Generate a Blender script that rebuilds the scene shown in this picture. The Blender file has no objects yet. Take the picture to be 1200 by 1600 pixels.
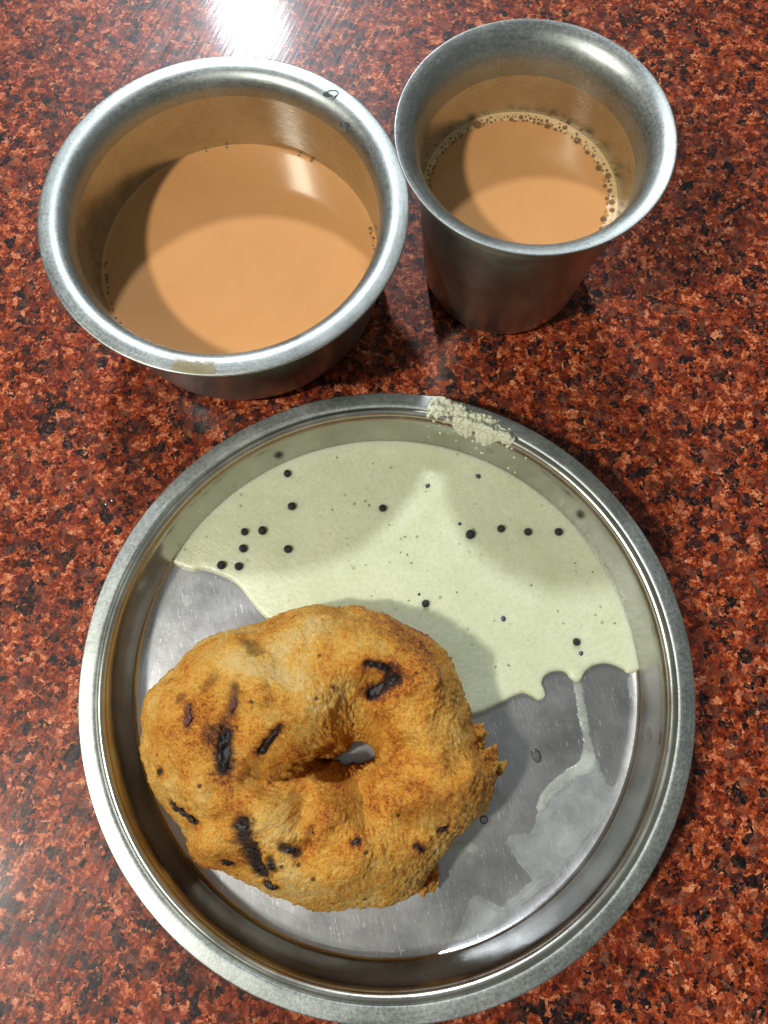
import bpy, bmesh, math, random
import numpy as np
from mathutils import Vector, Matrix, noise
from mathutils.bvhtree import BVHTree
from mathutils.geometry import delaunay_2d_cdt

random.seed(7); np.random.seed(7)
S = bpy.context.scene
COL = S.collection
R = math.radians

# ------------------------------------------------------------------ camera
F_PX, TILT, CAM_H = 1208.4, 0.2631, 0.2599          # focal length in photo pixels, tilt from straight down, height
cam = bpy.data.cameras.new("camera")
cam.sensor_fit = 'AUTO'; cam.sensor_width = 36.0; cam.lens = F_PX * 36.0 / 1600.0
cam.clip_start = 0.01; cam.clip_end = 50
cam_o = bpy.data.objects.new("camera", cam); COL.objects.link(cam_o)
cam_o.location = (0, 0, CAM_H); cam_o.rotation_euler = (TILT, 0, 0)
S.camera = cam_o

# ------------------------------------------------------------------ light
W = bpy.data.worlds.new("World"); S.world = W; W.use_nodes = True
bg = W.node_tree.nodes["Background"]
bg.inputs[0].default_value = (0.97, 1.0, 0.94, 1); bg.inputs[1].default_value = 0.175

def lamp(name, loc, power, radius, col):
    d = bpy.data.lights.new(name, 'POINT'); d.energy = power; d.shadow_soft_size = radius; d.color = col
    o = bpy.data.objects.new(name, d); COL.objects.link(o); o.location = loc
    return o
lamp("lamp_far", (-0.49, 2.49, 2.02), 310, 0.095, (0.86, 0.915, 1.0))
lamp("lamp_near", (-0.62, -0.23, 0.92), 41, 0.040, (1.0, 0.96, 0.88))

S.view_settings.view_transform = 'Standard'; S.view_settings.look = 'None'
S.view_settings.exposure = 0.0; S.view_settings.gamma = 1.0
S.cycles.use_denoising = True
S.cycles.max_bounces = 10; S.cycles.glossy_bounces = 6; S.cycles.transparent_max_bounces = 12
S.cycles.sample_clamp_indirect = 8.0

# ------------------------------------------------------------------ helpers
def P(u, v, z=0.0):
    """the point at height z seen at pixel (u, v) of the 1200 x 1600 photograph"""
    X = (u - 600) / F_PX; Y = -(v - 800) / F_PX
    d = Vector((X, Y*math.cos(TILT) + math.sin(TILT), Y*math.sin(TILT) - math.cos(TILT)))
    return Vector((0, 0, CAM_H)) + d * ((z - CAM_H) / d.z)

def ray(u, v):
    p = P(u, v, 0.0); o = Vector((0, 0, CAM_H))
    return o, (p - o).normalized()

def tag(o, label=None, cat=None, group=None, kind=None):
    if label: o['label'] = label
    if cat: o['category'] = cat
    if group: o['group'] = group
    if kind: o['kind'] = kind
    return o

def empty(name, loc, label, cat, group=None):
    o = bpy.data.objects.new(name, None); COL.objects.link(o); o.location = loc
    o.empty_display_size = 0.01
    return tag(o, label, cat, group)

def mesh_obj(name, verts, faces, mat, parent=None, smooth=True):
    me = bpy.data.meshes.new(name); me.from_pydata([tuple(v) for v in verts], [], faces)
    me.validate(); me.update()
    if smooth: me.polygons.foreach_set('use_smooth', [True]*len(me.polygons))
    if mat: me.materials.append(mat)
    o = bpy.data.objects.new(name, me); COL.objects.link(o)
    if parent: o.parent = parent
    return o

def spline(pts, n=6, closed=False):
    """Catmull-Rom through the points"""
    out = []; m = len(pts)
    last = m if closed else m - 1
    for i in range(last):
        if closed: a, b, c, d = pts[(i-1) % m], pts[i], pts[(i+1) % m], pts[(i+2) % m]
        else: a, b, c, d = pts[max(i-1, 0)], pts[i], pts[i+1], pts[min(i+2, m-1)]
        for k in range(n):
            t = k / n
            out.append(tuple(0.5*((2*b[j]) + (c[j]-a[j])*t + (2*a[j]-5*b[j]+4*c[j]-d[j])*t*t + (3*b[j]-a[j]-3*c[j]+d[j])*t**3) for j in range(len(b))))
    if not closed: out.append(tuple(pts[-1]))
    return out

def lathe(name, prof, mat, parent=None, n=224, wob=0.0):
    """turn an (r, z) profile round the z axis; listed so that the visible side faces out"""
    V = []; Fc = []; rows = []
    for r, z in prof:
        if r < 1e-6: rows.append([len(V)]); V.append((0, 0, z))
        else:
            rows.append(list(range(len(V), len(V)+n)))
            for k in range(n):
                a = 2*math.pi*k/n
                w = 1 + wob*(math.sin(2*a+1.0)*0.6 + math.sin(3*a+r*40)*0.4)
                V.append((r*w*math.cos(a), r*w*math.sin(a), z))
    for A_, B_ in zip(rows[:-1], rows[1:]):
        for k in range(n):
            k2 = (k+1) % n
            if len(A_) == 1: Fc.append((A_[0], B_[k], B_[k2]))
            elif len(B_) == 1: Fc.append((A_[k], B_[0], A_[k2]))
            else: Fc.append((A_[k], B_[k], B_[k2], A_[k2]))
    o = mesh_obj(name, V, Fc, mat, parent)
    return o

# ------------------------------------------------------------------ materials
class NT:
    def __init__(s, name):
        s.m = bpy.data.materials.new(name); s.m.use_nodes = True
        s.t = s.m.node_tree; s.b = s.t.nodes["Principled BSDF"]
    def n(s, kind, **kw):
        nd = s.t.nodes.new(kind)
        for k, v in kw.items():
            if k in nd.inputs: nd.inputs[k].default_value = v
            else: setattr(nd, k, v)
        return nd
    def l(s, a, b): s.t.links.new(a, b)
    def coord(s, scale=(1000, 1000, 1000), rot=(0, 0, 0)):
        tc = s.n("ShaderNodeTexCoord"); mp = s.n("ShaderNodeMapping"); mr = s.n("ShaderNodeMapping")
        mr.inputs['Rotation'].default_value = rot; mp.inputs['Scale'].default_value = scale
        s.l(tc.outputs['Object'], mr.inputs['Vector']); s.l(mr.outputs[0], mp.inputs['Vector']); return mp.outputs[0]
    def noise(s, vec, scale, detail=3, rough=.55, dist=0):
        nd = s.n("ShaderNodeTexNoise"); nd.inputs['Scale'].default_value = scale
        nd.inputs['Detail'].default_value = detail; nd.inputs['Roughness'].default_value = rough
        nd.inputs['Distortion'].default_value = dist
        s.l(vec, nd.inputs['Vector']); return nd
    def ramp(s, fac, stops, interp='LINEAR'):
        nd = s.n("ShaderNodeValToRGB"); cr = nd.color_ramp; cr.interpolation = interp
        while len(cr.elements) < len(stops): cr.elements.new(0.5)
        for e, (p, c) in zip(cr.elements, stops):
            e.position = p; e.color = (c, c, c, 1) if isinstance(c, (int, float)) else (*c, 1)
        s.l(fac, nd.inputs[0]); return nd.outputs[0]
    def math(s, op, a, b=None, c=None, clamp=False):
        nd = s.n("ShaderNodeMath", operation=op); nd.use_clamp = clamp
        for i, v in enumerate((a, b, c)):
            if v is None: continue
            if isinstance(v, (int, float)): nd.inputs[i].default_value = v
            else: s.l(v, nd.inputs[i])
        return nd.outputs[0]
    def mix(s, fac, a, b, mode='MIX'):
        nd = s.n("ShaderNodeMix"); nd.data_type = 'RGBA'; nd.blend_type = mode
        for key, v in ((0, fac), (6, a), (7, b)):
            if isinstance(v, (int, float)): nd.inputs[key].default_value = v
            elif isinstance(v, tuple): nd.inputs[key].default_value = (*v, 1)
            else: s.l(v, nd.inputs[key])
        return nd.outputs[2]
    def bump(s, h, dist, strength=1.0, prev=None):
        nd = s.n("ShaderNodeBump"); nd.inputs['Distance'].default_value = dist; nd.inputs['Strength'].default_value = strength
        s.l(h, nd.inputs['Height'])
        if prev: s.l(prev, nd.inputs['Normal'])
        return nd.outputs[0]
    def set(s, **kw):
        for k, v in kw.items():
            k = k.replace('_', ' ')
            if isinstance(v, (int, float)): s.b.inputs[k].default_value = v
            elif isinstance(v, tuple): s.b.inputs[k].default_value = (*v, 1) if len(v) == 3 and s.b.inputs[k].type == 'RGBA' else v
            else: s.l(v, s.b.inputs[k])
        return s.m

def granite():
    m = NT("red_granite"); c = m.coord()
    nd = m.noise(c, 0.55, 2)
    sub = m.n("ShaderNodeVectorMath", operation='SUBTRACT'); m.l(nd.outputs['Color'], sub.inputs[0]); sub.inputs[1].default_value = (.5, .5, .5)
    sc = m.n("ShaderNodeVectorMath", operation='SCALE'); m.l(sub.outputs[0], sc.inputs[0]); sc.inputs['Scale'].default_value = 2.2
    ad = m.n("ShaderNodeVectorMath", operation='ADD'); m.l(c, ad.inputs[0]); m.l(sc.outputs[0], ad.inputs[1]); w = ad.outputs[0]
    def vor(scale, rnd=1.0):
        v = m.n("ShaderNodeTexVoronoi"); v.inputs['Scale'].default_value = scale; v.inputs['Randomness'].default_value = rnd
        m.l(w, v.inputs['Vector']); s_ = m.n("ShaderNodeSeparateColor"); m.l(v.outputs['Color'], s_.inputs[0])
        return v, s_
    v1, s1 = vor(0.42); v2, s2 = vor(0.30); v3, s3 = vor(1.05)
    big = m.noise(c, 0.055, 2).outputs[0]
    # reddish feldspar grains
    val = m.math('ADD', m.math('MULTIPLY', s1.outputs[0], .50), m.math('MULTIPLY', s3.outputs[0], .50))
    feld = m.ramp(val, [(0.10, (.035, .010, .008)), (.25, (.12, .020, .008)), (.40, (.25, .048, .013)), (.54, (.36, .085, .024)),
                        (.66, (.54, .165, .060)), (.78, (.70, .31, .16)), (.93, (.88, .58, .40))])
    hue = m.mix(m.math('MULTIPLY', s1.outputs[1], .6), feld, m.mix(1.0, feld, (1.0, .95, .55), 'MULTIPLY'))
    hue = m.mix(m.ramp(s2.outputs[1], [(.68, 0), (.76, .45)]), hue, m.mix(.5, hue, (.38, .13, .09)))
    # dark mica and grey quartz
    dk = m.math('ADD', s2.outputs[0], m.math('MULTIPLY', m.math('SUBTRACT', big, .5), .9))
    dk = m.math('ADD', dk, m.math('MULTIPLY', m.math('SUBTRACT', s3.outputs[1], .5), .42))
    dmask = m.ramp(dk, [(.15, 1), (.22, 0)])
    dcol = m.ramp(s3.outputs[2], [(0, (.004, .004, .005)), (.5, (.014, .011, .012)), (.8, (.045, .030, .030)), (1, (.12, .085, .075))])
    col = m.mix(dmask, hue, dcol)
    q = m.math('ADD', s2.outputs[2], m.math('MULTIPLY', m.math('SUBTRACT', s3.outputs[0], .5), .5))
    qmask = m.ramp(q, [(.80, 0), (.90, .8)])
    qcol = m.ramp(s1.outputs[2], [(0, (.030, .014, .013)), (.6, (.085, .040, .034)), (1, (.24, .15, .11))])
    col = m.mix(qmask, col, qcol)
    fine = m.noise(c, 1.9, 4, .65).outputs[0]
    col = m.mix(1.0, col, m.mix(1.0, m.ramp(fine, [(.28, .42), (.5, .95), (.74, 1.5)]), (.72, .46, .38), 'MULTIPLY'), 'MULTIPLY')
    # wiping smears left by a wet cloth: they change the gloss only
    st = m.coord((900, 26, 1), (0, 0, R(22)))
    stn = m.noise(st, 1.0, 4, .62).outputs[0]
    cloud = m.noise(c, 0.02, 4).outputs[0]
    rough = m.math('ADD', m.ramp(stn, [(.3, .34), (.7, .52)]), m.math('MULTIPLY', m.math('SUBTRACT', cloud, .5), .2))
    h = m.bump(stn, 0.00002, .5)
    h2 = m.bump(fine, 0.00003, .4, h)
    cw = m.math('MULTIPLY', m.ramp(stn, [(.40, .05), (.62, .30)]), m.ramp(cloud, [(.3, .35), (.65, 1)]))
    m.set(Base_Color=col, Roughness=rough, Specular_IOR_Level=.24, Normal=h2, Coat_Weight=cw, Coat_Roughness=.11, Coat_Normal=h)
    return m.m

def steel(name, base=(.62, .62, .60), r0=.20, r1=.38, brushed=True, lin=False, mott=0.0, stain=0.0):
    m = NT(name); tc = m.n("ShaderNodeTexCoord")
    c = m.coord()
    sp = m.n("ShaderNodeSeparateXYZ"); m.l(tc.outputs['Object'], sp.inputs[0])
    x, y, z = sp.outputs
    rad = m.math('SQRT', m.math('ADD', m.math('MULTIPLY', x, x), m.math('MULTIPLY', y, y)))
    ang = m.math('ARCTAN2', y, x)
    cb = m.n("ShaderNodeCombineXYZ")
    m.l(m.math('MULTIPLY', rad, 2600.0), cb.inputs[0]); m.l(m.math('MULTIPLY', z, 2600.0), cb.inputs[1]); m.l(m.math('MULTIPLY', ang, 5.0), cb.inputs[2])
    ring = m.noise(cb.outputs[0], 1.0, 4, .65).outputs[0]
    mot = m.noise(c, 1.1, 5, .7).outputs[0]
    cloud = m.noise(c, .06, 4, .6).outputs[0]
    fine = ring
    if lin:
        a = m.noise(m.coord((2500, 120, 1), (0, 0, R(-7))), 1.0, 3, .6).outputs[0]
        b = m.noise(m.coord((2900, 95, 1), (0, 0, R(-15))), 1.0, 2, .6).outputs[0]
        fine = m.math('MAXIMUM', a, b)
    rough = m.math('ADD', m.ramp(fine, [(.3, r0), (.7, r1)] if not lin else [(.35, r1), (.70, r1-.06), (.80, r0)]), m.math('MULTIPLY', m.math('SUBTRACT', cloud, .5), .22))
    if mott: rough = m.math('ADD', rough, m.math('MULTIPLY', m.math('SUBTRACT', mot, .5), mott))
    if lin:
        scr = m.math('MULTIPLY', m.ramp(fine, [(.61, 0), (.70, 1)]), m.ramp(mot, [(.42, 0), (.60, 1)]))
        rough = m.math('ADD', rough, m.math('MULTIPLY', scr, .16))
    dark = tuple(k*.80 for k in base)
    col = m.mix(m.ramp(cloud, [(.35, 0), (.65, 1)]), dark, base)
    if mott: col = m.mix(m.ramp(mot, [(.38, .0), (.66, 1)]), m.mix(1, col, (.76, .775, .77), 'MULTIPLY'), col)
    if stain:
        sn = m.noise(c, .16, 3).outputs[0]
        col = m.mix(m.ramp(sn, [(.52, 0), (.66, stain)]), col, (.34, .26, .13))
    if lin: col = m.mix(scr, col, (.95, .95, .95))
    h = m.bump(fine, 0.00002 if not lin else .000016, .5)
    h = m.bump(mot, 0.00005, .45, h)
    if mott: h = m.bump(m.noise(c, 3.2, 3, .7).outputs[0], .00004, .7, h)
    h = m.bump(cloud, 0.0004, .25, h)
    m.set(Base_Color=col, Metallic=1.0, Roughness=rough, Normal=h)
    return m.m

def tea_mat():
    m = NT("milk_tea"); c = m.coord()
    n1 = m.noise(c, .05, 2, .5, .8).outputs[0]
    sw = m.noise(c, .028, 5, .6, 2.2).outputs[0]
    col = m.ramp(m.math('ADD', m.math('MULTIPLY', n1, .4), m.math('MULTIPLY', sw, .6)), [(.3, (.585, .290, .108)), (.68, (.625, .318, .122))])
    return m.set(Base_Color=col, Roughness=.10, Specular_IOR_Level=.45, Subsurface_Weight=.25, Subsurface_Radius=(.004, .002, .001), Subsurface_Scale=1.0)

def chutney_mat():
    m = NT("coconut_chutney"); c = m.coord()
    n1 = m.noise(c, .05, 4, .6).outputs[0]; n2 = m.noise(c, .9, 4, .65).outputs[0]
    col = m.ramp(n1, [(.3, (.62, .665, .445)), (.7, (.72, .755, .55))])
    col = m.mix(m.ramp(n2, [(.35, .3), (.6, 0)]), col, (.46, .50, .29))
    v = m.n("ShaderNodeTexVoronoi"); v.inputs['Scale'].default_value = .28; m.l(c, v.inputs['Vector'])
    sp = m.n("ShaderNodeSeparateColor"); m.l(v.outputs['Color'], sp.inputs[0])
    dot = m.math('MULTIPLY', m.ramp(v.outputs['Distance'], [(.10, 1), (.22, 0)]), m.ramp(sp.outputs[0], [(.78, 0), (.9, .6)]))
    col = m.mix(dot, col, m.mix(sp.outputs[1], (.20, .21, .06), (.28, .22, .10)))
    h = m.bump(n2, .00022, .8)
    h = m.bump(m.noise(c, .22, 4, .6).outputs[0], .0007, .5, h)
    return m.set(Base_Color=col, Roughness=m.ramp(n1, [(.35, .16), (.65, .34)]), Specular_IOR_Level=.5, Normal=h, Subsurface_Weight=.75, Subsurface_Radius=(.0055, .0055, .0035), Subsurface_Scale=1.0)

def lump_mat():
    m = NT("coconut_pulp"); c = m.coord()
    n2 = m.noise(c, 1.2, 4, .65).outputs[0]
    col = m.ramp(n2, [(.3, (.46, .48, .30)), (.5, (.70, .72, .54)), (.7, (.86, .86, .72))])
    return m.set(Base_Color=col, Roughness=.35, Normal=m.bump(n2, .0005, .8), Subsurface_Weight=.2, Subsurface_Radius=(.002, .002, .001), Subsurface_Scale=1.0)

def film_mat(name, col, lo, hi, scale=.09, cover=True):
    m = NT(name); c = m.coord()
    n1 = m.noise(c, scale, 4, .6, .6).outputs[0]
    a = m.ramp(n1, [(.3, lo), (.7, hi)])
    if cover: a = m.math('MULTIPLY', a, m.n("ShaderNodeAttribute", attribute_name="cover").outputs['Fac'])
    m.set(Base_Color=col, Roughness=.18, Specular_IOR_Level=.5, Alpha=a, Normal=m.bump(n1, .0004, .4))
    return m.m

def vada_mat():
    m = NT("fried_batter"); c = m.coord()
    at = m.n("ShaderNodeAttribute", attribute_name="browning"); ac = m.n("ShaderNodeAttribute", attribute_name="char")
    n1 = m.noise(c, .12, 4, .6).outputs[0]; n2 = m.noise(c, .75, 5, .7).outputs[0]; n3 = m.noise(c, 1.5, 5, .75).outputs[0]
    f = m.math('ADD', at.outputs['Fac'], m.math('MULTIPLY', m.math('SUBTRACT', n1, .5), .75))
    f = m.math('ADD', f, m.math('MULTIPLY', m.math('SUBTRACT', n2, .5), .95))
    f = m.math('ADD', f, m.math('MULTIPLY', m.math('SUBTRACT', n3, .5), .95))
    col = m.ramp(f, [(.0, (.98, .68, .27)), (.20, (.96, .57, .12)), (.46, (.90, .415, .046)), (.70, (.72, .245, .018)), (.88, (.42, .105, .010)), (1.0, (.14, .035, .006))])
    v = m.n("ShaderNodeTexVoronoi"); v.inputs['Scale'].default_value = .22; m.l(c, v.inputs['Vector'])
    sp = m.n("ShaderNodeSeparateColor"); m.l(v.outputs['Color'], sp.inputs[0])
    dot = m.math('MULTIPLY', m.ramp(v.outputs['Distance'], [(.10, 1), (.2, 0)]), m.ramp(sp.outputs[0], [(.72, 0), (.8, .9)]))
    col = m.mix(dot, col, (.08, .03, .012))
    col = m.mix(m.math('MULTIPLY', ac.outputs['Fac'], .97, clamp=True), col, (.022, .010, .008))
    h = m.bump(n2, .0011, .9); h = m.bump(n3, .00045, .8, h)
    return m.set(Base_Color=col, Roughness=m.ramp(n2, [(.3, .40), (.7, .62)]), Specular_IOR_Level=.45, Normal=h, Coat_Weight=.12, Coat_Roughness=.24, Coat_Normal=h,
                 Subsurface_Weight=.12, Subsurface_Radius=(.004, .0018, .0006), Subsurface_Scale=1.0)

def simple(name, col, rough, bump=0.0, bscale=1.5, **kw):
    m = NT(name); c = m.coord()
    n = m.noise(c, bscale, 4, .65).outputs[0]
    colr = m.mix(n, tuple(k*.6 for k in col), tuple(min(1, k*1.4) for k in col))
    d = dict(Base_Color=colr, Roughness=rough); d.update(kw)
    if bump: d['Normal'] = m.bump(n, bump, .8)
    return m.set(**d)

M_granite = granite()
M_rim = steel("worn_steel", (.53, .565, .535), .38, .52, mott=.35)
M_steel = steel("polished_steel", (.60, .61, .54), .22, .34)
M_wall = steel("plate_wall_steel", (.50, .50, .475), .15, .27)
M_floor = steel("scratched_steel", (.54, .545, .55), .28, .40, lin=True)
M_cup = steel("brushed_steel", (.37, .405, .37), .30, .44)
M_lip = steel("lip_steel", (.46, .49, .465), .36, .52, mott=.30)
M_tea = tea_mat(); M_chut = chutney_mat(); M_lump = lump_mat()
M_film = film_mat("watery_chutney_film", (.64, .69, .66), .14, .40, .12)
M_stream = film_mat("watery_chutney_trickle", (.72, .77, .66), .14, .50, .12)
M_vada = vada_mat()
M_seed = simple("mustard_seed_skin", (.010, .010, .014), .32, .0002, 3.0)
M_sunk = simple("soaked_seed_skin", (.05, .06, .075), .35)
M_onion = simple("charred_onion", (.012, .008, .009), .34, .0004, 1.2)
M_onion2 = simple("browned_onion", (.09, .022, .014), .38, .0004, 1.2)
M_herb = simple("herb_fleck", (.19, .18, .065), .5)
M_froth = simple("tea_froth", (.60, .40, .19), .25, .0002, 1.6)
def water_mat():
    m = NT("water"); t = m.t; out = t.nodes["Material Output"]
    tr = m.n("ShaderNodeBsdfTransparent"); tr.inputs[0].default_value = (.86, .88, .88, 1)
    gl = m.n("ShaderNodeBsdfGlossy"); gl.inputs['Roughness'].default_value = .03
    fr = m.n("ShaderNodeFresnel"); fr.inputs['IOR'].default_value = 1.6
    mx = m.n("ShaderNodeMixShader"); m.l(fr.outputs[0], mx.inputs[0]); m.l(tr.outputs[0], mx.inputs[1]); m.l(gl.outputs[0], mx.inputs[2])
    m.l(mx.outputs[0], out.inputs['Surface']); t.nodes.remove(m.b); return m.m
M_water = water_mat()
def bubble_mat():
    m = NT("tea_bubble")
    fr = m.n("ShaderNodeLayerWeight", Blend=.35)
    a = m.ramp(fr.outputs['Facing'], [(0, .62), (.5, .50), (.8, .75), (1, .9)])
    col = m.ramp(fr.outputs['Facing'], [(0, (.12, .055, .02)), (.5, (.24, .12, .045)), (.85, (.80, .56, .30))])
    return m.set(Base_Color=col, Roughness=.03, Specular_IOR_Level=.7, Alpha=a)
M_bub = bubble_mat()

# ------------------------------------------------------------------ the granite tabletop
bm = bmesh.new()
bmesh.ops.create_cube(bm, size=1, matrix=Matrix.Translation((0, .2, -.0125)) @ Matrix.Diagonal((1.6, 1.3, .025, 1)))
bmesh.ops.bevel(bm, geom=bm.edges[:], offset=.003, segments=2, affect='EDGES')
me = bpy.data.meshes.new("granite_tabletop"); bm.to_mesh(me); bm.free(); me.materials.append(M_granite)
top = bpy.data.objects.new("granite_tabletop", me); COL.objects.link(top); top.location = (0, 0, 0)
tag(top, "polished red and black speckled granite tabletop", kind='structure')

# ------------------------------------------------------------------ steel plate
PX, PY, PZ0 = .0009, .0129, 0.0
plate = empty("steel_plate", (PX, PY, PZ0), "round rimmed steel plate holding the fried doughnut and pale chutney", "plate")
FLOOR = .0018
floor_prof = [(0, FLOOR), (.03, FLOOR), (.06, FLOOR), (.0765, FLOOR)] + spline([(.0778, .00182), (.0790, .0019), (.0802, .0022), (.0812, .0026)], 4)
low = spline([(.0812, .0026), (.0819, .0031), (.0825, .0040), (.0832, .0060), (.0844, .0100), (.0854, .0130), (.0862, .0146), (.0867, .0152)], 5)
bead = spline([(.0867, .0152), (.0866, .0158), (.0871, .0166), (.0880, .0170), (.0889, .0167), (.0895, .0160), (.0897, .0158)], 5)
rimp = [(.0897, .0158)] + spline([(.0899, .0159), (.0906, .0161), (.0925, .0161), (.0942, .0160), (.0948, .0159), (.0950, .0156), (.0948, .0153), (.094, .0151)], 4) + [(.0897, .0150), (.0880, .0150), (.0872, .0144), (.0856, .0110), (.0842, .0050), (.0830, .0024), (.0805, .0008), (.0765, .0004), (0, .0004)]
lathe("plate_floor", floor_prof[::1], M_floor, plate)
lathe("side_wall", low, M_wall, plate)
lathe("rolled_bead", bead, M_steel, plate)
lathe("flat_rim", rimp, M_rim, plate)
def plate_z(r):
    pr = floor_prof + low + bead + rimp[:26]
    best = FLOOR
    for (r0, z0), (r1, z1) in zip(pr[:-1], pr[1:]):
        if r0 <= r <= r1 and r1 > r0: best = z0 + (z1-z0)*(r-r0)/(r1-r0)
    return best
def plate_R(a, r): return Vector((PX + r*math.cos(a), PY + r*math.sin(a)))

# ------------------------------------------------------------------ steel bowl
BX, BY, BH = -.0511, .1583, .0474
bowl = empty("steel_bowl", (BX, BY, 0), "wide steel saucer bowl filled with milky tea, left of the tumbler", "bowl")
t_ = .0008
lip = spline([(.0494, .0400), (.0496, .0418), (.0501, .0438), (.0511, .0456), (.0527, .0469), (.0546, .0475), (.0568, .0475), (.0586, .0473), (.0590, .0470), (.0589, .0464), (.0583, .0463), (.0560, .0464), (.0540, .0461), (.0522, .0450), (.0511, .0432), (.0506, .0412), (.0504, .0396)], 5)
body = [(.0494, .0400), (.0493, .0330), (.0492, .0250), (.0491, .0180)] + spline([(.0490, .0130), (.0484, .0080), (.0468, .0040), (.0440, .0018), (.0410, .0014)], 5) + [(0, .0014)]
bodyo = [(0, .0005), (.0400, .0005)] + spline([(.0420, .0001), (.0446, .0008), (.0474, .0030), (.0492, .0070), (.0499, .0125)], 5) + [(.0500, .0180), (.0502, .0250), (.0503, .0330), (.0504, .0396)]
lathe("flared_lip", lip, M_lip, bowl, wob=.003)
b_ = lathe("bowl_body", body[::-1], M_steel, bowl, wob=.003)
b2 = lathe("outer_shell", bodyo, M_cup, bowl, wob=.003)

# ------------------------------------------------------------------ steel tumbler
CX, CY, CH = .0440, .1652, .0718
cup = empty("steel_tumbler", (CX, CY, 0), "tall steel tumbler half full of frothy tea, right of the bowl", "tumbler")
lipc = spline([(.0330, .0585), (.0332, .0610), (.0335, .0635), (.0342, .0662), (.0354, .0686), (.0372, .0704), (.0391, .0714), (.0406, .0718), (.0410, .0717), (.0409, .0712), (.0400, .0709), (.0378, .0698), (.0362, .0682), (.0351, .0660), (.0344, .0635), (.0341, .0610), (.0339, .0585)], 5)
bodyc = [(.0330, .0585), (.0320, .0480), (.0308, .0360), (.0296, .0240), (.0286, .0120)] + spline([(.0282, .0075), (.0276, .0040), (.0260, .0022), (.0240, .0018)], 4) + [(0, .0018)]
bodyco = [(0, .0010), (.0235, .0010)] + spline([(.0240, .0003), (.0252, .0002), (.0272, .0010), (.0286, .0036), (.0292, .0075)], 5) + [(.0296, .0120), (.0306, .0240), (.0318, .0360), (.0330, .0480), (.0339, .0585)]
lathe("flared_lip", lipc, M_lip, cup, wob=.002)
lathe("tumbler_body", bodyc[::-1], M_steel, cup, wob=.002)
lathe("outer_shell", bodyco, M_cup, cup, wob=.002)

# ------------------------------------------------------------------ tea in the bowl and in the tumbler
def tea(name, x, y, z, r, label, cat, wob):
    t = empty(name, (x, y, z), label, cat)
    prof = [(0, 0), (r*.5, 0), (r*.9, 0), (r-.0018, .00001), (r-.0009, .00006), (r-.0003, .0002), (r, .0004)]
    lathe("tea_surface", prof, M_tea, t, wob=wob)
    return t
TZB, TZC = .0170, .0440
tea_b = tea("milky_tea", BX, BY, TZB, .0491, "smooth milky brown tea pooled in the wide bowl", "tea", .003)
tea_c = tea("milky_tea", CX, CY, TZC, .0315, "milky brown tea with a ring of froth in the tumbler", "tea", .002)

# froth: a pale ring with bubbles of many sizes
dome = bmesh.new(); bmesh.ops.create_uvsphere(dome, u_segments=16, v_segments=10, radius=1)
bmesh.ops.delete(dome, geom=[v for v in dome.verts if v.co.z < -.25], context='VERTS')
for f in dome.faces: f.smooth = True
dome_me = bpy.data.meshes.new("foam_bubble"); dome.to_mesh(dome_me); dome.free(); dome_me.materials.append(M_bub)
def froth_ring(parent, a0, a1, r_out, width, z):
    V = []; Fc = []; n = 240
    for k in range(n+1):
        a = a0 + (a1-a0)*k/n; e = math.sin(math.pi*min(1, k/n*8, (1-k/n)*8)/2)
        wd = width(a) * e
        wob = 1 + .25*noise.noise((a*9, 3.1, 0)) + .2*noise.noise((a*27, 1.7, 0))
        for j in range(6):
            q = j/5; rr = r_out - wd*wob*q
            V.append((rr*math.cos(a), rr*math.sin(a), z + (.00035 if j < 4 else .0001) * (1 if 0 < j else 1.4) - (.0004 if j == 5 else 0)))
    for k in range(n):
        for j in range(5):
            i = k*6+j; Fc.append((i, i+6, i+7, i+1))
    return mesh_obj("froth_ring", V, Fc, M_froth, parent)
def bubbles(parent, spots):
    for (a, rr, s) in spots:
        o = bpy.data.objects.new("foam_bubble", dome_me); COL.objects.link(o); o.parent = parent
        o.location = (rr*math.cos(a), rr*math.sin(a), .0002 + s*.15); o.scale = (s, s, s*.75)
def pack(a0, a1, r_out, width, n, smax, big):
    sp = []; tries = 0
    while len(sp) < n and tries < 9000:
        tries += 1
        a = random.uniform(a0, a1); wd = width(a)
        s = random.uniform(.00022, .00055) if random.random() > big(a) else random.uniform(.0006, smax)
        rr = r_out - s - random.random()**1.1 * max(wd - s, .0002)
        x, y = rr*math.cos(a), rr*math.sin(a)
        if all((x-q[1]*math.cos(q[0]))**2 + (y-q[1]*math.sin(q[0]))**2 > (s+q[2])**2*1.1 for q in sp): sp.append((a, rr, s))
    return sp
wc = lambda a: .0020 + .0010*max(0, math.sin(a*1.0)) + .0012*max(0, math.cos(a+.3))
froth_ring(tea_c, R(-75), R(190), .0317, wc, .0001)
bubbles(tea_c, pack(R(-70), R(185), .0312, wc, 190, .0015, lambda a: .55 if a < R(50) else .30))
wb = lambda a: .0014
bubbles(tea_b, pack(R(-12), R(16), .0487, wb, 16, .0007, lambda a: .3))
bubbles(tea_b, pack(R(178), R(212), .0487, wb, 12, .0006, lambda a: .2))
bubbles(tea_b, [(R(99), .0482, .0005), (R(108), .0484, .0004), (R(66), .0482, .0005), (R(60), .0484, .0006)])

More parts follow.
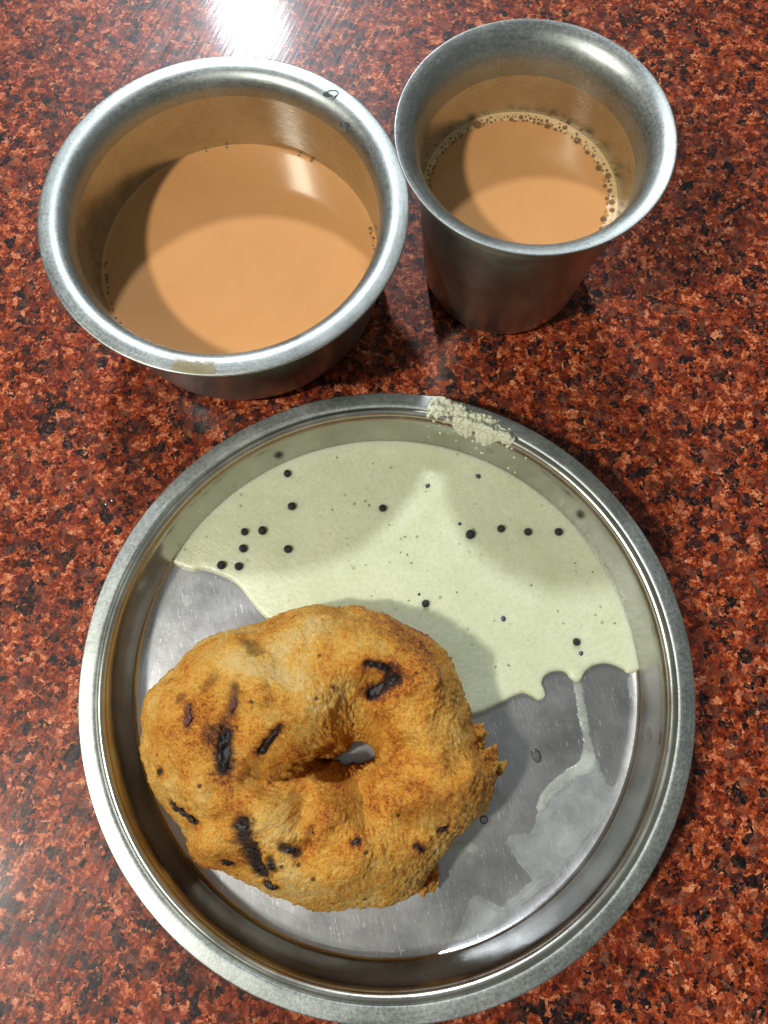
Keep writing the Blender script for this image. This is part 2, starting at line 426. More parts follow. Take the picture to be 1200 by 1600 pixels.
# a dried drip of tea on the near side of the bowl's lip, following its curve
def lip_patch(name, parent, prof, a_mid, a_half, mat, off):
    V = []; Fc = []; n = 40; m = len(prof)
    for k in range(n+1):
        for j, (r, z) in enumerate(prof):
            q = j/(m-1); edge = .8 + .2*noise.noise((q*4, a_mid*5, 2)) + .12*noise.noise((q*13, 7, 2))
            a = a_mid + a_half*(2*k/n-1)*edge
            V.append((r*math.cos(a), r*math.sin(a), z+off))
    for k in range(n):
        for j in range(m-1):
            i = k*m+j; Fc.append((i, i+1, i+m+1, i+m))
    return mesh_obj(name, V, Fc, mat, parent)
M_stain = film_mat("dried_tea", (.42, .33, .14), .35, .6, .4, False)
lip_patch("tea_stain", bowl, [(.0540, .04748), (.0552, .0477), (.0568, .0477), (.0580, .0476), (.0586, .04748)], R(-96), R(8), M_stain, .00006)

# ------------------------------------------------------------------ liquids lying on the plate
def puddle(name, outline, z0, thick, mat, parent=None, edge=.0012, n=5, ripple=0.0):
    """a liquid sheet: outline points (x, y) anticlockwise, rounded edge, flat top"""
    L = spline([tuple(q) for q in outline], n, closed=True); m = len(L)
    area = sum(L[i][0]*L[(i+1) % m][1] - L[(i+1) % m][0]*L[i][1] for i in range(m))
    if area < 0: L = L[::-1]
    N = []
    for i in range(m):
        tx, ty = L[(i+2) % m][0]-L[(i-2) % m][0], L[(i+2) % m][1]-L[(i-2) % m][1]; l_ = math.hypot(tx, ty) or 1
        N.append((-ty/l_, tx/l_))
    rings = [(0, -.00012), (.0, thick*.35), (.2, thick*.72), (.5, thick*.93), (1.0, thick)]
    V = []; Fc = []
    for off, h in rings:
        for (x, y), (nx, ny) in zip(L, N):
            V.append((x+nx*off*edge, y+ny*off*edge, z0+h))
    for k in range(len(rings)-1):
        for i in range(m):
            j = (i+1) % m; Fc.append((k*m+i, k*m+j, (k+1)*m+j, (k+1)*m+i))
    base = (len(rings)-1)*m
    B = [Vector(V[base+i][:2]) for i in range(m)]
    vc, _, fc, ov, _, _ = delaunay_2d_cdt(B, [(i, (i+1) % m) for i in range(m)], [], 1, 1e-7)
    remap = []
    for k, p in enumerate(vc):
        if ov[k]: remap.append(base+ov[k][0])
        else: remap.append(len(V)); V.append((p.x, p.y, z0+thick))
    for f in fc:
        q = [remap[k] for k in f]
        a3, b3, c3 = (V[q[0]], V[q[1]], V[q[2]])
        if (b3[0]-a3[0])*(c3[1]-a3[1]) - (b3[1]-a3[1])*(c3[0]-a3[0]) < 0: q = q[::-1]
        Fc.append(tuple(q))
    return mesh_obj(name, V, Fc, mat, parent)

SZ = .0036                                             # top of the chutney
def xy(u, v, z=SZ): q = P(u, v, z); return (q.x, q.y)
def wall_arc(u0, v0, u1, v1, r, k, z=SZ):
    a0 = math.atan2(xy(u0, v0, z)[1]-PY, xy(u0, v0, z)[0]-PX); a1 = math.atan2(xy(u1, v1, z)[1]-PY, xy(u1, v1, z)[0]-PX)
    return [tuple(plate_R(a0+(a1-a0)*i/k, r)) for i in range(k+1)]
low_edge = [(297, 891), (312, 889), (330, 893), (346, 899), (361, 906), (374, 917), (386, 932), (400, 950), (418, 968), (450, 990), (520, 1040), (600, 1090), (680, 1122), (735, 1118), (755, 1112), (772, 1104), (788, 1096), (803, 1088), (818, 1083), (832, 1088), (843, 1094), (853, 1089), (852, 1078), (848, 1068), (852, 1057), (862, 1050), (875, 1048), (886, 1051), (893, 1060), (902, 1066), (909, 1062), (915, 1050), (928, 1040), (946, 1036), (962, 1039), (976, 1046), (984, 1052)]
ol = [xy(*q) for q in low_edge] + wall_arc(996, 1046, 282, 886, .0829, 70)
chut = empty("coconut_chutney", (PX, PY, FLOOR), "pale green coconut chutney pooled across the far half of the plate", "chutney")
ch_s = puddle("chutney_pool", [(x-PX, y-PY) for x, y in ol], 0.0, SZ-FLOOR, M_chut, chut, edge=.0015)

def film(name, pts, label, cat, mat, z0=FLOOR, thick=.0003, fade=2.2, group=None, step=.0005):
    """a thin film of liquid: a grid cut to the outline, thinning out raggedly towards its edge"""
    L = np.array(spline([xy(u, v, z0) for u, v in pts], 5, closed=True))
    c = L.mean(0); lo, hi = L.min(0)-step, L.max(0)+step
    gx = np.arange(lo[0], hi[0]+step, step); gy = np.arange(lo[1], hi[1]+step, step)
    GX, GY = np.meshgrid(gx, gy, indexing='ij'); D = np.full(GX.shape, 1.0); I = np.zeros(GX.shape, bool)
    for p, q in zip(L, np.roll(L, -1, 0)):
        d = q-p; ll = d@d+1e-15
        t = np.clip(((GX-p[0])*d[0]+(GY-p[1])*d[1])/ll, 0, 1)
        D = np.minimum(D, np.hypot(GX-p[0]-t*d[0], GY-p[1]-t*d[1]))
        cr = (p[1] > GY) != (q[1] > GY)
        I ^= cr & (GX < (q[0]-p[0])*(GY-p[1])/(q[1]-p[1]+1e-15)+p[0])
    SD = np.where(I, D, -D)*1000
    V = []; idx = -np.ones(GX.shape, int); cov = []
    for i in range(GX.shape[0]):
        for j in range(GX.shape[1]):
            if SD[i, j] < -.6: continue
            q = Vector((GX[i, j]*1000, GY[i, j]*1000, 0))
            d = SD[i, j] + fade*.45*noise.noise(q*.22) + .35*noise.noise(q*.6) + .25*noise.noise(q*1.4)
            e = max(0, min(1, d/fade)); e = e*e*(3-2*e)
            rim = max(0, 1-abs(d-.45)/.45)*.65                 # solids collect at the drying edge
            idx[i, j] = len(V); cov.append(max(0, min(1, (.25+.75*e)*(d > 0) + rim*(d > 0))))
            V.append((GX[i, j]-c[0], GY[i, j]-c[1], .00004+thick*min(1, max(0, d)/1.2)**.5))
    Fc = [(idx[i, j], idx[i+1, j], idx[i+1, j+1], idx[i, j+1]) for i in range(GX.shape[0]-1) for j in range(GX.shape[1]-1)
          if min(idx[i, j], idx[i+1, j], idx[i+1, j+1], idx[i, j+1]) >= 0]
    o = mesh_obj(name, V, Fc, mat); o.location = (c[0], c[1], z0)
    at = o.data.attributes.new("cover", 'FLOAT', 'POINT'); at.data.foreach_set('value', cov)
    return tag(o, label, cat, group)
z5 = lambda L: [(640+x*.39167, 980+y*.39167) for x, y in L]
film("chutney_trickle", z5([(655, 195), (668, 190), (684, 195), (690, 230), (700, 300), (712, 380), (722, 450), (742, 500), (742, 545), (722, 575), (690, 590), (650, 610), (600, 650), (560, 690), (530, 730), (505, 720), (520, 670), (560, 620), (620, 570), (665, 540), (686, 500), (690, 440), (676, 380), (664, 300), (652, 250)]),
     "narrow pale trickle running from the chutney down the bare steel", "trickle", M_stream, thick=.0006, fade=1.0, step=.0003)
film("chutney_film", z5([(700, 500), (742, 515), (775, 590), (812, 640), (850, 560), (876, 470), (886, 380), (882, 280), (868, 205), (896, 195), (914, 260), (914, 350), (902, 440), (882, 530), (846, 630), (800, 730), (730, 840), (650, 940), (560, 1020), (450, 1110), (340, 1195), (240, 1245), (165, 1258), (196, 1205), (222, 1140), (248, 1082), (282, 1070), (330, 1100), (372, 1116), (392, 1082), (450, 1045), (480, 1000), (440, 945), (400, 890), (386, 842), (430, 822), (478, 815), (505, 760), (530, 700), (580, 650), (640, 600), (676, 560)]),
     "thin watery whitish film spread along the lower right of the plate", "liquid film", M_film)
film("chutney_film", [(283, 893), (272, 935), (262, 962), (250, 1000), (245, 1030), (236, 1055), (232, 1085), (226, 1120), (214, 1110), (216, 1060), (224, 1010), (238, 960), (256, 920)],
     "narrow grey watery film along the left wall of the plate", "liquid film", M_film)
film("chutney_film", [(340, 1345), (380, 1372), (430, 1412), (500, 1452), (580, 1478), (660, 1484), (720, 1480), (690, 1494), (620, 1502), (540, 1496), (460, 1468), (390, 1420), (335, 1365)],
     "grey wet film in the corner below the doughnut", "liquid film", M_film)
film("chutney_drop", [(705, 1318), (716, 1312), (726, 1314), (735, 1311), (745, 1317), (748, 1326), (738, 1331), (724, 1328), (715, 1332), (706, 1327)],
     "small white splash of chutney right of the doughnut's lower edge", "chutney drop", M_stream, thick=.0008, fade=.8, step=.0003)
film("chutney_drop", [(286, 934), (293, 930), (300, 935), (301, 945), (294, 950), (287, 944)],
     "small pale dab of chutney on bare steel left of the pool", "chutney drop", M_stream, thick=.0007, fade=.8, step=.0003)

# coarse coconut pulp stuck to the far rim
def pulp():
    V = []; idx = {}; Fc = []
    pl = P(668, 640, .0165); pr = P(806, 684, .0155)
    a0, a1, nA, nR = math.atan2(pr.y-PY, pr.x-PX), math.atan2(pl.y-PY, pl.x-PX), 170, 90
    r0, r1 = .0815, .0953
    H = np.zeros((nA+1, nR+1))
    o3 = Vector((PX, PY, 0))
    for i in range(nA+1):
        a = a0+(a1-a0)*i/nA
        for j in range(nR+1):
            r = r0+(r1-r0)*j/nR
            x, y = r*math.cos(a), r*math.sin(a)
            t = (a1-a)/(a1-a0)                       # 0 at the left end, 1 at the right
            centre = .0912 - .0034*t + .0010*math.sin(t*9); half = .0050 - .0014*t
            d = 1 - abs(r-centre)/half
            e = min(1, t*7, (1-t)*4)
            q = Vector((x*1000, y*1000, 0))
            n = noise.noise(q*.26)*.95 + noise.noise(q*.8)*.40
            cell = noise.voronoi(q*.55+Vector((noise.noise(q*.7), noise.noise(q*.7+Vector((9, 0, 0))), 0))*.5)[0][0]
            h = (min(d, .8)*1.2 + n*.9 + min(e, 1)*.5 - .62)
            H[i, j] = h
            zz = plate_z(r) + (.0019*min(h, .75)/.75 + .0013*(.5-cell) if h > 0 else h*.0012)
            idx[i, j] = len(V); V.append((x, y, zz))
    for i in range(nA):
        for j in range(nR):
            if max(H[i, j], H[i+1, j], H[i, j+1], H[i+1, j+1]) > -.05:
                Fc.append((idx[i, j], idx[i, j+1], idx[i+1, j+1], idx[i+1, j]))
    o = mesh_obj("coconut_pulp", V, Fc, M_lump); o.location = (PX, PY, 0)
    b = bmesh.new(); b.from_mesh(o.data)
    bmesh.ops.delete(b, geom=[v for v in b.verts if not v.link_faces], context='VERTS')
    bmesh.ops.reverse_faces(b, faces=b.faces[:])
    b.to_mesh(o.data); b.free()
    for f in o.data.polygons: pass
    return tag(o, "coarse lump of pale coconut pulp stuck on the far rim", "chutney smear")
pulp()
# crumbs that slid down from it
cr_v = []; cr_f = []
for k in range(46):
    a = R(random.uniform(56, 82)); r = random.uniform(.0795, .0872)
    p = plate_R(a, r); s = random.uniform(.0002, .0007)
    b = bmesh.new(); bmesh.ops.create_icosphere(b, subdivisions=1, radius=s)
    off = len(cr_v)
    for v in b.verts:
        w = v.co * (1+.4*noise.noise(v.co*1500+Vector((k, 0, 0))))
        cr_v.append((p.x-PX+w.x, p.y-PY+w.y, plate_z(r)+w.z*.7+s*.2))
    for f in b.faces: cr_f.append(tuple(off+v.index for v in f.verts))
    b.free()
co = mesh_obj("pulp_crumbs", cr_v, cr_f, M_lump); co.location = (PX, PY, 0)
tag(co, "scatter of tiny pale coconut crumbs on the far wall of the plate", "crumbs", kind='stuff')

# herb flecks suspended in the pool
fv = []; ff = []
for k in range(75):
    while True:
        u, v = random.uniform(330, 985), random.uniform(690, 1060)
        x, y = xy(u, v)
        if math.hypot(x-PX, y-PY) < .079 and not (v > 890 and u < 480) and v < 1050: break
    s = random.uniform(.00014, .00042); a = random.uniform(0, 6.28); off = len(fv)
    m_ = random.randint(4, 6)
    for i in range(m_):
        b_a = 2*math.pi*i/m_; rr = s*random.uniform(.6, 1.2)
        lx, ly = rr*math.cos(b_a)*1.5, rr*math.sin(b_a)*.8
        fv.append((x-PX+lx*math.cos(a)-ly*math.sin(a), y-PY+lx*math.sin(a)+ly*math.cos(a), SZ-FLOOR+.00003+random.uniform(0, .00008)))
    fv.append((x-PX, y-PY, SZ-FLOOR+.00015))
    for i in range(m_): ff.append((off+i, off+(i+1) % m_, off+m_))
hf = mesh_obj("herb_flecks", fv, ff, M_herb, chut); hf['kind'] = 'stuff'

# ------------------------------------------------------------------ mustard seeds
sb = bmesh.new(); bmesh.ops.create_icosphere(sb, subdivisions=3, radius=1)
for v in sb.verts: v.co *= 1 + .05*noise.noise(v.co*2.5) + .03*noise.noise(v.co*6)
for f in sb.faces: f.smooth = True
seed_me = bpy.data.meshes.new("mustard_seed"); sb.to_mesh(seed_me); sb.free(); seed_me.materials.append(M_seed)
sunk_me = seed_me.copy(); sunk_me.materials.clear(); sunk_me.materials.append(M_sunk)
SEEDS = [(449, 740, "mustard seed nearest the far left wall of the plate"),
 (456, 791, "mustard seed below the farthest left one, above the paired seeds"),
 (382, 831, "left seed of the upper pair in the left mustard cluster"),
 (410, 829, "right seed of the upper pair in the left mustard cluster"),
 (380, 857, "mustard seed in the middle of the left cluster, between two pairs"),
 (450, 858, "mustard seed alone at the right of the left cluster"),
 (346, 883, "leftmost mustard seed, by the bare steel edge"),
 (373, 885, "mustard seed beside the leftmost one, touching the bare steel edge"),
 (598, 794, "single mustard seed in the open middle of the far chutney"),
 (735, 835, "leftmost and largest of the four mustard seeds in a row"),
 (783, 826, "second mustard seed from the left in the row of four"),
 (825, 831, "third mustard seed from the left in the row of four"),
 (873, 831, "rightmost of the four mustard seeds in a row"),
 (665, 943, "mustard seed nearest the top edge of the doughnut"),
 (901, 1003, "mustard seed nearest the lower right edge of the chutney")]
for i, (u, v, lb) in enumerate(SEEDS):
    o = bpy.data.objects.new("mustard_seed", seed_me); COL.objects.link(o)
    s = .00145*random.uniform(.9, 1.08)
    if i == 9: s = .0017
    if i == 14: s = .0013
    o.location = P(u, v, SZ+.0004); o.scale = (s*random.uniform(.95, 1.05), s, s*.95); o.rotation_euler = [random.uniform(0, 6) for _ in range(3)]
    tag(o, lb, "mustard seed", "mustard seeds floating in the chutney")
SUNK = [(747, 745, .0012, "half sunk dark seed near the far right wall of the plate"),
 (718, 819, .0008, "small sunk seed just left of the row of four mustard seeds"),
 (786, 967, .0012, "half sunk bluish seed right of the doughnut's top, in the chutney"),
 (655, 929, .0006, "tiny sunk seed just above the seed by the doughnut"),
 (907, 1021, .0010, "sunk grey fleck below the seed at the lower right edge"),
 (668, 760, .0011, "pale sunk seed in the bright middle of the far chutney")]
for u, v, s, lb in SUNK:
    o = bpy.data.objects.new("sunk_seed", sunk_me if s != .0006 else seed_me); COL.objects.link(o)
    o.location = P(u, v, SZ-s*.62); o.scale = (s, s*1.05, s*.9); o.rotation_euler = [random.uniform(0, 6) for _ in range(3)]
    tag(o, lb, "seed", "seeds half sunk in the chutney")

# ------------------------------------------------------------------ the fried doughnut
z4 = lambda x, y: (200+x*.51667, 920+y*.51667)
OUT = [(580, 50), (640, 58), (740, 68), (800, 80), (870, 115), (930, 170), (975, 230), (1003, 290), (1008, 340), (1030, 375), (1040, 410), (1055, 440), (1062, 480), (1080, 520), (1105, 560), (1098, 620), (1060, 690), (1000, 742), (950, 800), (900, 870), (850, 910), (780, 945), (690, 965), (600, 965), (500, 942), (430, 920), (370, 895), (330, 870), (290, 842), (230, 825), (195, 790), (188, 740), (150, 700), (110, 645), (75, 600), (60, 540), (42, 490), (50, 440), (47, 400), (65, 330), (100, 280), (150, 240), (175, 195), (240, 150), (330, 120), (400, 105), (480, 75), (540, 55)]
INN = [(520, 530), (545, 556), (600, 535), (680, 536), (740, 532), (770, 528), (795, 505), (765, 458), (705, 436), (680, 440), (655, 485), (600, 508)]
VC = P(*z4(665, 508), .014)
def polar(poly, z):
    q = [P(*z4(*p), z) for p in poly]
    a = np.array([math.atan2(p.y-VC.y, p.x-VC.x) for p in q]); r = np.array([math.hypot(p.x-VC.x, p.y-VC.y) for p in q])
    k = np.argsort(a); a, r = a[k], r[k]
    return np.concatenate([a-2*np.pi, a, a+2*np.pi]), np.concatenate([r, r, r])
NTH, NU = 460, 200
TH = np.linspace(-np.pi, np.pi, NTH, endpoint=False)
ao, ro_ = polar(OUT, .013); ai, ri_ = polar(INN, .016)
ro = np.interp(TH, ao, ro_); ri = np.interp(TH, ai, ri_)
def sm(v, w):
    k = np.hanning(w); k /= k.sum(); return np.convolve(np.concatenate([v[-w:], v, v[:w]]), k, 'same')[w:-w]
ro = sm(ro, 9); ri = sm(ri, 15) * .60
U = np.linspace(0, 2*np.pi, NU, endpoint=False)
ZM = .0125
topz = .0345 + .0020*np.cos(TH-R(150)) - .0010*np.cos(TH-R(10))
a_ = (ro-ri)/2; rm = (ro+ri)/2
c_, s_ = np.cos(U), np.sin(U)
cc = np.where(c_ < 0, -np.abs(c_)**1.12, np.abs(c_)**.96); ss = np.sign(s_)*np.abs(s_)**1.02
rr = rm[:, None] + a_[:, None]*cc[None, :]
ZQ = (ZM - .0085*np.clip(-c_, 0, 1)**1.5)[None, :]           # the hole narrows downwards
up = (topz[:, None]-ZQ)*ss[None, :]; dn = (ZQ-.0012)*ss[None, :]
zz = ZQ + np.where(s_[None, :] > 0, up, dn)
X = VC.x + rr*np.cos(TH)[:, None]; Y = VC.y + rr*np.sin(TH)[:, None]; Zs = zz
# lumps and creases (place in the photo, radius mm, height mm)
LUMPS = [(622, 655, 8.0, 4.2), (545, 515, 5, -3.5), (735, 480, 5, -3.5), (620, 505, 6, -3.0), (680, 490, 6, -3.0), (450, 420, 10, 1.6), (590, 420, 8, 1.6), (790, 590, 8, 2.2), (560, 330, 12, 2.2), (180, 440, 9, 1.6), (880, 470, 10, 1.5), (900, 250, 11, 1.4), (240, 780, 7, 2.4), (380, 250, 9, 1.4),
         (930, 640, 9, 1.6), (650, 860, 13, 1.6), (430, 340, 6, 1.4), (230, 620, 8, 1.2), (700, 190, 10, 1.4), (1040, 560, 6, 2.0), (480, 860, 9, 1.0), (560, 470, 7, 1.8),
         (500, 570, 5.5, -3.6), (430, 590, 5, -2.4), (530, 690, 4.0, -2.4), (545, 780, 4.0, -1.6), (700, 650, 4, -1.6), (720, 720, 5, -1.2), (360, 640, 6, -1.6), (280, 600, 5, -1.2), (860, 560, 5, -1.6), (740, 300, 5, -1.8), (690, 360, 5, -1.6),
         (330, 420, 5, -1.3), (250, 380, 4, -1.2), (960, 420, 5, -1.4), (1000, 540, 4, -1.6), (840, 700, 5, -1.2), (480, 230, 5, -1.1), (300, 720, 6, -1.4), (470, 545, 5, -2.2), (395, 560, 5, -1.8), (555, 620, 4.5, -2.2), (530, 650, 4.5, -1.8), (690, 590, 4.5, -2.0), (730, 640, 4.5, -1.6), (850, 480, 4, -1.4), (760, 400, 4.5, -1.8), (860, 620, 6, 1.6), (700, 800, 8, 1.4), (540, 800, 4.5, -1.6), (400, 680, 7, 1.6)]
upw = np.clip(ss, 0, 1)[None, :]**.6
for lx, ly, rad, h in LUMPS:
    q = P(*z4(lx, ly), .029)
    Zs = Zs + upw*h*(1.9e-3 if h > 0 else 1.25e-3)*np.exp(-((X-q.x)**2+(Y-q.y)**2)/(rad*1e-3*.8)**2)
verts = np.stack([X, Y, Zs], -1).reshape(-1, 3)
faces = [(i*NU+j, ((i+1) % NTH)*NU+j, ((i+1) % NTH)*NU+(j+1) % NU, i*NU+(j+1) % NU) for i in range(NTH) for j in range(NU)]
me = bpy.data.meshes.new("fried_crust"); me.from_pydata(verts.tolist(), [], faces); me.update()
nrm = np.empty(len(verts)*3, np.float32); me.vertices.foreach_get('normal', nrm); nrm = nrm.reshape(-1, 3)
disp = np.zeros(len(verts)); brown = np.zeros(len(verts))
for i, (v, n_) in enumerate(zip(verts, nrm)):
    q = Vector(v)*1000
    a1 = noise.noise(q*.07+Vector((3, 1, 9))); a2 = noise.noise(q*.17); a3 = noise.noise(q*.42); a4 = noise.noise(q*.95); a5 = noise.noise(q*1.9)
    side = 1-max(0.0, n_[2])
    v1 = noise.voronoi(q*.30+Vector((a2, a3, a1))*.8)[0]; v2 = noise.voronoi(q*.62+Vector((a3, a4, a2))*.6)[0]
    d = 1.7*a1 + .85*a2 + .28*a3 + (.38+.30*side)*a4 + (.27+.20*side)*a5 - .15*abs(a3) + .16*(.5-v1[0]) + .42*(.5-v2[0]) - .3*max(0, .12-abs(a2))/.12*max(0, a1+.2)
    disp[i] = d*1e-3
    brown[i] = .36 + .10*a3 - .20*(.45-v2[0]) + .30*noise.noise(q*.05+Vector((7, 2, 4))) + .22*a2 + .10*a4 + .10*side - .10*a1
verts = verts + nrm*disp[:, None]
verts[:, 2] = np.maximum(verts[:, 2], FLOOR+.0003 + .0004*np.random.rand(len(verts)))
# extra browning on the raised boss below the hole and along the outer edge
for lx, ly, rad, h in [(618, 650, 8, .24), (800, 590, 8, .12), (560, 350, 7, .08), (200, 420, 9, .10), (470, 545, 5, .14), (555, 620, 4, .12), (690, 600, 4, .10), (1000, 500, 12, .15), (820, 240, 14, .12), (90, 400, 9, .16), (420, 200, 14, -.10), (600, 880, 18, -.12), (640, 420, 9, -.05), (480, 300, 12, -.10)]:
    q = P(*z4(lx, ly), .028); brown += h*np.exp(-((verts[:, 0]-q.x)**2+(verts[:, 1]-q.y)**2)/(rad*1e-3)**2)
# charred pockets: segment in the photo, width mm, depth mm, char strength
BITS = [((728, 228), (790, 246), 2.6, 2.2, 1.0), ((735, 318), (812, 268), 4.2, 3.2, 1.0), ((400, 500), (462, 425), 2.4, 2.2, .9), ((296, 540), (300, 440), 5.0, 2.4, 1.0),
        ((312, 375), (322, 295), 3.6, 1.2, .62), ((180, 412), (185, 350), 2.2, .9, .7), ((130, 648), (200, 705), 2.6, 1.0, .95), ((338, 715), (395, 850), 6.5, 3.0, 1.0),
        ((472, 782), (512, 798), 3.0, 1.2, .95), ((430, 825), (440, 850), 2.6, 1.0, .9), ((415, 896), (450, 908), 2.6, .9, .9), ((285, 828), (315, 832), 2.4, .8, .9),
        ((875, 778), (895, 792), 2.4, .9, .85), ((942, 732), (968, 722), 1.8, .7, .9), ((682, 768), (698, 760), 1.6, .6, .8), ((370, 160), (395, 188), 4.0, .9, .5),
        ((250, 445), (290, 415), 5.0, .9, .45), ((430, 345), (415, 300), 3.4, .7, .18), ((92, 560), (100, 550), 1.8, .6, .85), ((160, 320), (150, 335), 2.4, .5, .5), ((232, 300), (262, 270), 3.2, .7, .42), ((540, 770), (548, 730), 2.6, 1.6, .3)]
bvh = BVHTree.FromPolygons(verts.tolist(), faces)
char = np.zeros(len(verts)); hits = []
for p0, p1, w, dep, cs in BITS:
    o0, d0 = ray(*z4(*p0)); o1, d1 = ray(*z4(*p1))
    h0, n0 = bvh.ray_cast(o0, d0)[:2]; h1, n1 = bvh.ray_cast(o1, d1)[:2]
    hits.append((h0, h1, n0, n1))
    if h0 is None or h1 is None: continue
    A0, B0 = np.array(h0), np.array(h1); ab = B0-A0
    t = np.clip(((verts-A0)@ab)/(ab@ab+1e-12), 0, 1); dd = np.linalg.norm(verts-(A0+t[:, None]*ab), axis=1)
    jit = np.ones(len(verts)); near = np.where(dd < w*1.6e-3)[0]
    for i in near:
        q = Vector(verts[i])*1000
        jit[i] = 1 + .42*noise.noise(q*.55) + .30*noise.noise(q*1.5)
    g = np.exp(-(dd*jit/(w*.5e-3))**2)
    verts = verts - (np.array((n0+n1).normalized())*dep*.9e-3)[None, :]*g[:, None]
    char = np.maximum(char, cs*np.clip(2.0*np.exp(-(dd*jit/(w*.52e-3))**2)-.35, 0, 1))
    brown += .26*np.exp(-(dd/(w*.95e-3))**2)
me.vertices.foreach_set('co', verts.astype(np.float32).ravel()); me.update()
me.polygons.foreach_set('use_smooth', [True]*len(me.polygons)); me.materials.append(M_vada)
for nm, arr in (("browning", brown), ("char", char)):
    at = me.attributes.new(nm, 'FLOAT', 'POINT'); at.data.foreach_set('value', arr.astype(np.float32))
vada = empty("fried_doughnut", (0, 0, 0), "golden brown savoury fried doughnut with charred onion bits on the plate", "doughnut")
crust = bpy.data.objects.new("fried_crust", me); COL.objects.link(crust); crust.parent = vada

def flake(name, p0, p1, nrm_, w, thick, mat, parent, seed=0):
    """an irregular torn sliver lying between p0 and p1"""
    ax = (p1-p0); L_ = ax.length; ax.normalize(); sd = nrm_.cross(ax).normalized(); nn = ax.cross(sd).normalized()
    b = bmesh.new(); bmesh.ops.create_icosphere(b, subdivisions=4, radius=1)
    mid = (p0+p1)/2
    for v in b.verts:
        c = v.co
        k = Vector((c.x*L_*.55, c.y*w*.5, 0))*1000 + Vector((seed*7.3, seed*3.1, 0))
        ragged = 1 + .75*noise.noise(k*.55) + .40*noise.noise(k*1.3)
        lift = .9*noise.noise(k*.45+Vector((0, 9, 0))) + .5*noise.noise(k*1.1)
        bend = (c.x*c.x-.4)*w*.5*noise.noise((seed*2.7, 1, 1))*2
        v.co = mid + ax*c.x*L_*.55*(1+.2*noise.noise((c.y*2, seed, 4))) + sd*(c.y*w*.5*ragged + bend) + nn*(c.z*thick*.45 + lift*thick*.6)
    for f in b.faces: f.smooth = True
    m2 = bpy.data.meshes.new(name); b.to_mesh(m2); b.free(); m2.materials.append(mat)
    o = bpy.data.objects.new(name, m2); COL.objects.link(o); o.parent = parent
    return o
bvh2 = BVHTree.FromPolygons(verts.tolist(), faces)
for k, ((p0, p1, w, dep, cs), h) in enumerate(zip(BITS, hits)):
    if cs < .6 or h[0] is None: continue
    o0, d0 = ray(*z4(*p0)); o1, d1 = ray(*z4(*p1))
    h0, n0 = bvh2.ray_cast(o0, d0)[:2]; h1, n1 = bvh2.ray_cast(o1, d1)[:2]
    nn = (h[2]+h[3]).normalized()
    flake("onion_piece", h0-nn*(.00015 if w < 5 else -.0006), h1-nn*(.00015 if w < 5 else -.0006), nn, w*.95e-3, .0012, M_onion2 if cs < .75 else M_onion, vada, k)

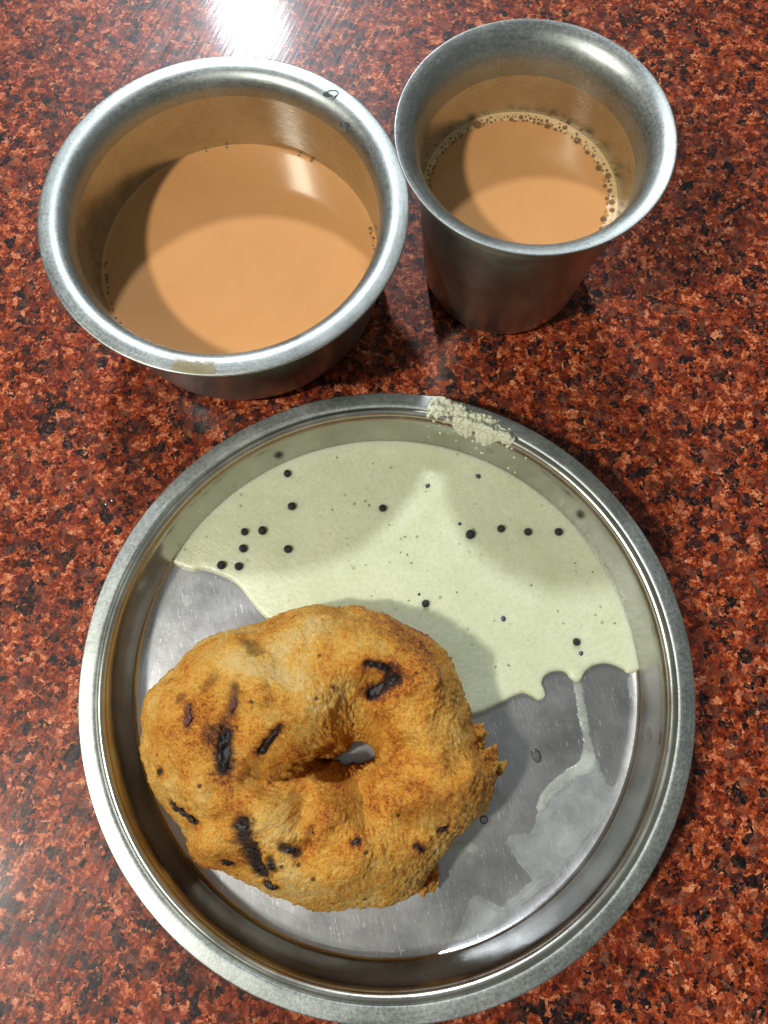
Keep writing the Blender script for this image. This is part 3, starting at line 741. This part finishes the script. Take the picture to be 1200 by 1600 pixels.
# crisp outcrops of batter on the edge
def outcrop(pts, z, rad, seed):
    """a knobbly crisp: a chain of joined lumps along the photo points"""
    b = bmesh.new(); bmesh.ops.create_icosphere(b, subdivisions=4, radius=1)
    c0 = P(*z4(*pts[0]), z[0]); c1 = P(*z4(*pts[-1]), z[-1]); ax = c1-c0; L_ = ax.length
    rot = Vector((0, 0, 1)).rotation_difference(ax.normalized()).to_matrix()
    for v in b.verts:
        q = Vector((v.co.x*rad, v.co.y*rad, v.co.z*(L_*.5+rad*.4)))
        taper = 1-.45*max(0, v.co.z)
        q.x *= taper; q.y *= taper
        wv = rot @ q + (c0+c1)/2
        m_ = wv*1000
        d = rad*(.50*noise.noise(m_*.35+Vector((seed, 0, 0))) + .30*noise.noise(m_*.9) + .16*noise.noise(m_*2))
        v.co = wv + (wv-(c0+c1)/2).normalized()*d
        v.co.z = max(v.co.z, FLOOR+.0003)
    for f in b.faces: f.smooth = True
    m2 = bpy.data.meshes.new("crisp_outcrop"); b.to_mesh(m2); b.free(); m2.materials.append(M_vada)
    vals = [.46+.40*noise.noise(v.co*300) for v in m2.vertices]
    at = m2.attributes.new("browning", 'FLOAT', 'POINT'); at.data.foreach_set('value', vals)
    at = m2.attributes.new("char", 'FLOAT', 'POINT'); at.data.foreach_set('value', [max(0, noise.noise(v.co*420+Vector((5, 5, 5)))-.25)*1.6 for v in m2.vertices])
    o = bpy.data.objects.new("crisp_outcrop", m2); COL.objects.link(o); o.parent = vada
outcrop([(1020, 560), (1105, 510)], (.012, .013), .0052, 1)
outcrop([(1040, 600), (1095, 560)], (.010, .011), .0044, 3)
outcrop([(1085, 520), (1110, 475)], (.012, .015), .0018, 5)
outcrop([(1110, 560), (1140, 525)], (.010, .011), .0016, 8)
outcrop([(1035, 470), (1065, 420)], (.010, .011), .0036, 12)
outcrop([(870, 880), (915, 880)], (.006, .004), .0042, 17)
outcrop([(900, 900), (930, 845)], (.004, .005), .0026, 23)
outcrop([(230, 770), (205, 800)], (.012, .010), .0032, 31)

# ------------------------------------------------------------------ water drops
def drop(u, v, z, sx, sy, rot, h, label, mat=M_water):
    b = bmesh.new(); bmesh.ops.create_uvsphere(b, u_segments=24, v_segments=14, radius=1)
    for w in b.verts:
        t = max(w.co.z, -.12)
        w.co = Vector((w.co.x*sx*(1+.15*w.co.y), w.co.y*sy, t*h))
    for f in b.faces: f.smooth = True
    m_ = bpy.data.meshes.new("water_drop"); b.to_mesh(m_); b.free(); m_.materials.append(mat)
    o = bpy.data.objects.new("water_drop", m_); COL.objects.link(o); o.location = P(u, v, z); o.rotation_euler.z = rot
    return tag(o, label, "water drop", "water drops on the table and steelware")
drop(168, 785, .0002, .0030, .0011, R(-10), .0004, "flat clear water drop on the granite left of the plate")
drop(517, 147, .0476, .0027, .0013, R(12), .0012, "long clear water drop on the far right lip of the bowl")
drop(538, 197, .0462, .0014, .0017, R(20), .0010, "small round water drop inside the bowl's right lip")
drop(838, 1181, FLOOR, .0015, .0022, R(25), .0010, "clear oval water drop on bare steel right of the doughnut")
drop(756, 1281, FLOOR, .0013, .0013, 0, .0010, "small round water drop by the doughnut's lower right edge")
drop(1014, 1148, .0120, .0009, .0024, R(-5), .0007, "thin water drop high on the right wall of the plate")
